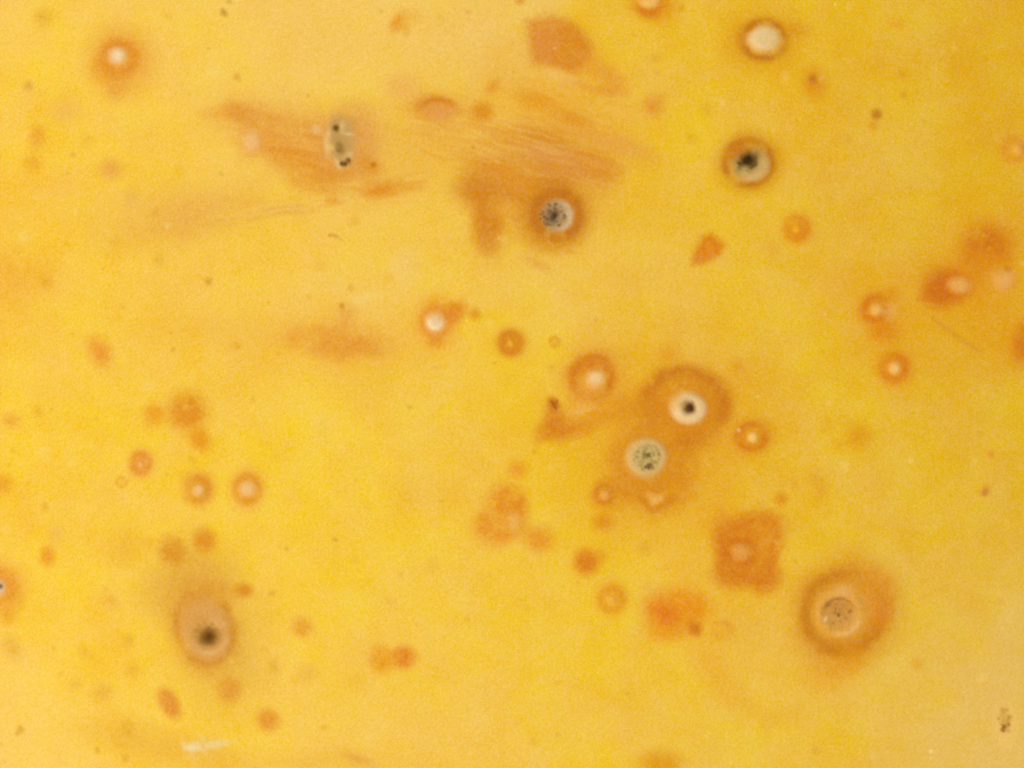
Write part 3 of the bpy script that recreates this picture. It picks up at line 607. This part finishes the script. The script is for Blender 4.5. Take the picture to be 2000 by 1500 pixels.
# ------------------------------------------------------------------ materials
def skin_material(name, rough, bump, mott):
    m = bpy.data.materials.new(name)
    m.use_nodes = True
    n, l = m.node_tree.nodes, m.node_tree.links
    b = n['Principled BSDF']
    tc = n.new('ShaderNodeTexCoord')
    def tex(scale, det, rg=0.55, dist=0.0):
        x = n.new('ShaderNodeTexNoise')
        x.inputs['Scale'].default_value = scale
        x.inputs['Detail'].default_value = det
        x.inputs['Roughness'].default_value = rg
        x.inputs['Distortion'].default_value = dist
        l.new(tc.outputs['Object'], x.inputs['Vector'])
        return x.outputs['Fac']
    def math_(op, a, b_=None, clamp=False):
        x = n.new('ShaderNodeMath'); x.operation = op; x.use_clamp = clamp
        for i, q in enumerate((a, b_)):
            if q is None: continue
            if isinstance(q, (int, float)): x.inputs[i].default_value = q
            else: l.new(q, x.inputs[i])
        return x.outputs[0]
    def mix(f, a, b_):
        x = n.new('ShaderNodeMix'); x.data_type = 'RGBA'
        if isinstance(f, (int, float)): x.inputs[0].default_value = f
        else: l.new(f, x.inputs[0])
        for i, q in ((6, a), (7, b_)):
            if isinstance(q, tuple): x.inputs[i].default_value = (*q, 1)
            else: l.new(q, x.inputs[i])
        return x.outputs[2]
    def centred(f, k): return math_('MULTIPLY', math_('SUBTRACT', f, 0.5), k)
    tone = n.new('ShaderNodeAttribute'); tone.attribute_name = 'skin_tone'
    st = n.new('ShaderNodeAttribute'); st.attribute_name = 'stain'
    sep = n.new('ShaderNodeSeparateColor'); l.new(tone.outputs['Color'], sep.inputs[0])
    cloud, mid, fine, cell = tex(330, 3), tex(900, 3, 0.6), tex(5200, 2), tex(16000, 2, 0.6)
    cloud2 = tex(520, 4, 0.55, 0.6)
    ripe = math_('ADD', math_('ADD', sep.outputs[0], centred(cloud, 0.9 * mott)), math_('ADD', centred(mid, 0.7 * mott), centred(fine, 0.55 * mott)), True)
    pale_sheen = math_('ADD', math_('ADD', sep.outputs[1], centred(cloud2, 1.0 * mott)), math_('ADD', centred(fine, 0.4 * mott), centred(cell, 0.5 * mott)), True)
    def pg(c): return tuple(float(q) for q in pigment(c, 1000, 750))
    base = mix(ripe, pg(PAL[0]), pg(PAL[1]))
    base = mix(pale_sheen, base, pg(PAL[2]))  # peach sheen painted into the base colour, broken up by mottling
    # stains
    col = mix(st.outputs['Alpha'], base, st.outputs['Color'])
    # fine cellular grain over everything, faint
    hsv = n.new('ShaderNodeHueSaturation')
    l.new(math_('ADD', 1.0, math_('ADD', centred(cell, 0.24), centred(fine, 0.12))), hsv.inputs['Value'])
    l.new(math_('ADD', 1.0, centred(tex(11000, 2), 0.22)), hsv.inputs['Saturation'])
    l.new(col, hsv.inputs['Color'])
    l.new(hsv.outputs[0], b.inputs['Base Color'])
    l.new(math_('ADD', rough, math_('ADD', centred(mid, 0.2), math_('MULTIPLY', sep.outputs[2], 0.3)), True), b.inputs['Roughness'])
    b.inputs['Specular IOR Level'].default_value = 0.09
    bp = n.new('ShaderNodeBump')
    bp.inputs['Strength'].default_value = bump
    bp.inputs['Distance'].default_value = 0.00002
    l.new(math_('ADD', math_('MULTIPLY', fine, 1.0), math_('MULTIPLY', mid, 2.0)), bp.inputs['Height'])
    l.new(bp.outputs[0], b.inputs['Normal'])
    return m

PAL = [(243, 202, 48), (236, 170, 36), (242, 197, 110)]
M_SKIN = skin_material('fruit_skin', 0.56, 0.35, 1.0)
M_SPOT = skin_material('spotted_skin', 0.56, 0.35, 1.0)
M_SCAB = skin_material('dry_scab', 0.52, 0.6, 1.0)
M_PORE = skin_material('dark_pore', 0.65, 0.6, 1.0)
MAT = {'skin': M_SKIN, 'scab': M_SCAB, 'pore': M_PORE, 'pore_cluster': M_PORE, 'crater': M_SCAB, 'crater_rim': M_SCAB}

# ------------------------------------------------------------------ the fruit and its parts
HGT += 1.2e-5 * fbm(U, V, 120, 5, 3) * FRONT
P = np.stack([xx + nx * HGT, yy + ny * HGT, zz + nz * HGT], -1).reshape(-1, 3).astype(np.float32)
safe = np.maximum(ALP, 1e-4)[..., None]
STAIN = np.concatenate([COL / safe, ALP[..., None]], -1).reshape(-1, 4).astype(np.float32)
TONE = np.stack([RIPE, PALE_SHEEN, DRY, np.ones_like(DRY)], -1).reshape(-1, 4).astype(np.float32)
idx = np.arange(NR * NC).reshape(NR, NC)
Q = np.stack([idx[:-1, :-1], idx[1:, :-1], idx[1:, 1:], idx[:-1, 1:]], -1).reshape(-1, 4)
QL = LAB[:-1, :-1].reshape(-1)

root = bpy.data.objects.new('fruit', None)
C.objects.link(root)
root.empty_display_size = 0.02
root['label'] = 'ripe yellow fruit whose skin is covered in orange and brown ringed spots'
root['category'] = 'fruit'

def patch(p, quads, up):
    used, inv = np.unique(quads, return_inverse=True)
    f = inv.reshape(-1, 4)
    me = bpy.data.meshes.new(p['name'])
    me.vertices.add(len(used)); me.vertices.foreach_set('co', P[used].ravel())
    me.loops.add(f.size); me.loops.foreach_set('vertex_index', f.ravel().astype(np.int32))
    me.polygons.add(len(f))
    me.polygons.foreach_set('loop_start', np.arange(0, f.size, 4, dtype=np.int32))
    me.update(calc_edges=True)
    me.polygons.foreach_set('use_smooth', np.ones(len(f), bool))
    for nm, arr in (('stain', STAIN), ('skin_tone', TONE)):
        at = me.attributes.new(nm, 'FLOAT_COLOR', 'POINT')
        at.data.foreach_set('color', arr[used].ravel())
    me.materials.append(MAT.get(p['name'], M_SPOT))
    o = bpy.data.objects.new(p['name'], me)
    C.objects.link(o)
    o.parent = up
    if p['label']: o['label'] = p['label']
    return o

order = np.argsort(QL, kind='stable')
bounds = np.searchsorted(QL[order], np.arange(len(PARTS) + 1))
objs = {}
for i, p in enumerate(PARTS):
    q = Q[order[bounds[i]:bounds[i + 1]]]
    if len(q) < 6 and i:
        continue
    up = root if p['up'] is None else objs.get(p['up'], root)
    objs[i] = patch(p, q, up)
print('parts', len(objs), 'quads', len(Q))

# ------------------------------------------------------------------ the ground the fruit lies on (outside the frame)
gm = bpy.data.materials.new('pale_ground')
gm.use_nodes = True
gn, gl = gm.node_tree.nodes, gm.node_tree.links
ns = gn.new('ShaderNodeTexNoise'); ns.inputs['Scale'].default_value = 40; ns.inputs['Detail'].default_value = 6
rp = gn.new('ShaderNodeValToRGB')
rp.color_ramp.elements[0].color = (0.24, 0.22, 0.19, 1); rp.color_ramp.elements[1].color = (0.40, 0.37, 0.33, 1)
gl.new(ns.outputs['Fac'], rp.inputs[0]); gl.new(rp.outputs[0], gn['Principled BSDF'].inputs['Base Color'])
gn['Principled BSDF'].inputs['Roughness'].default_value = 0.9
me = bpy.data.meshes.new('ground')
me.from_pydata([(-60, -60, 0), (60, -60, 0), (60, 60, 0), (-60, 60, 0)], [], [(0, 1, 2, 3)])
me.materials.append(gm)
go = bpy.data.objects.new('ground', me)
C.objects.link(go)
go['kind'] = 'structure'
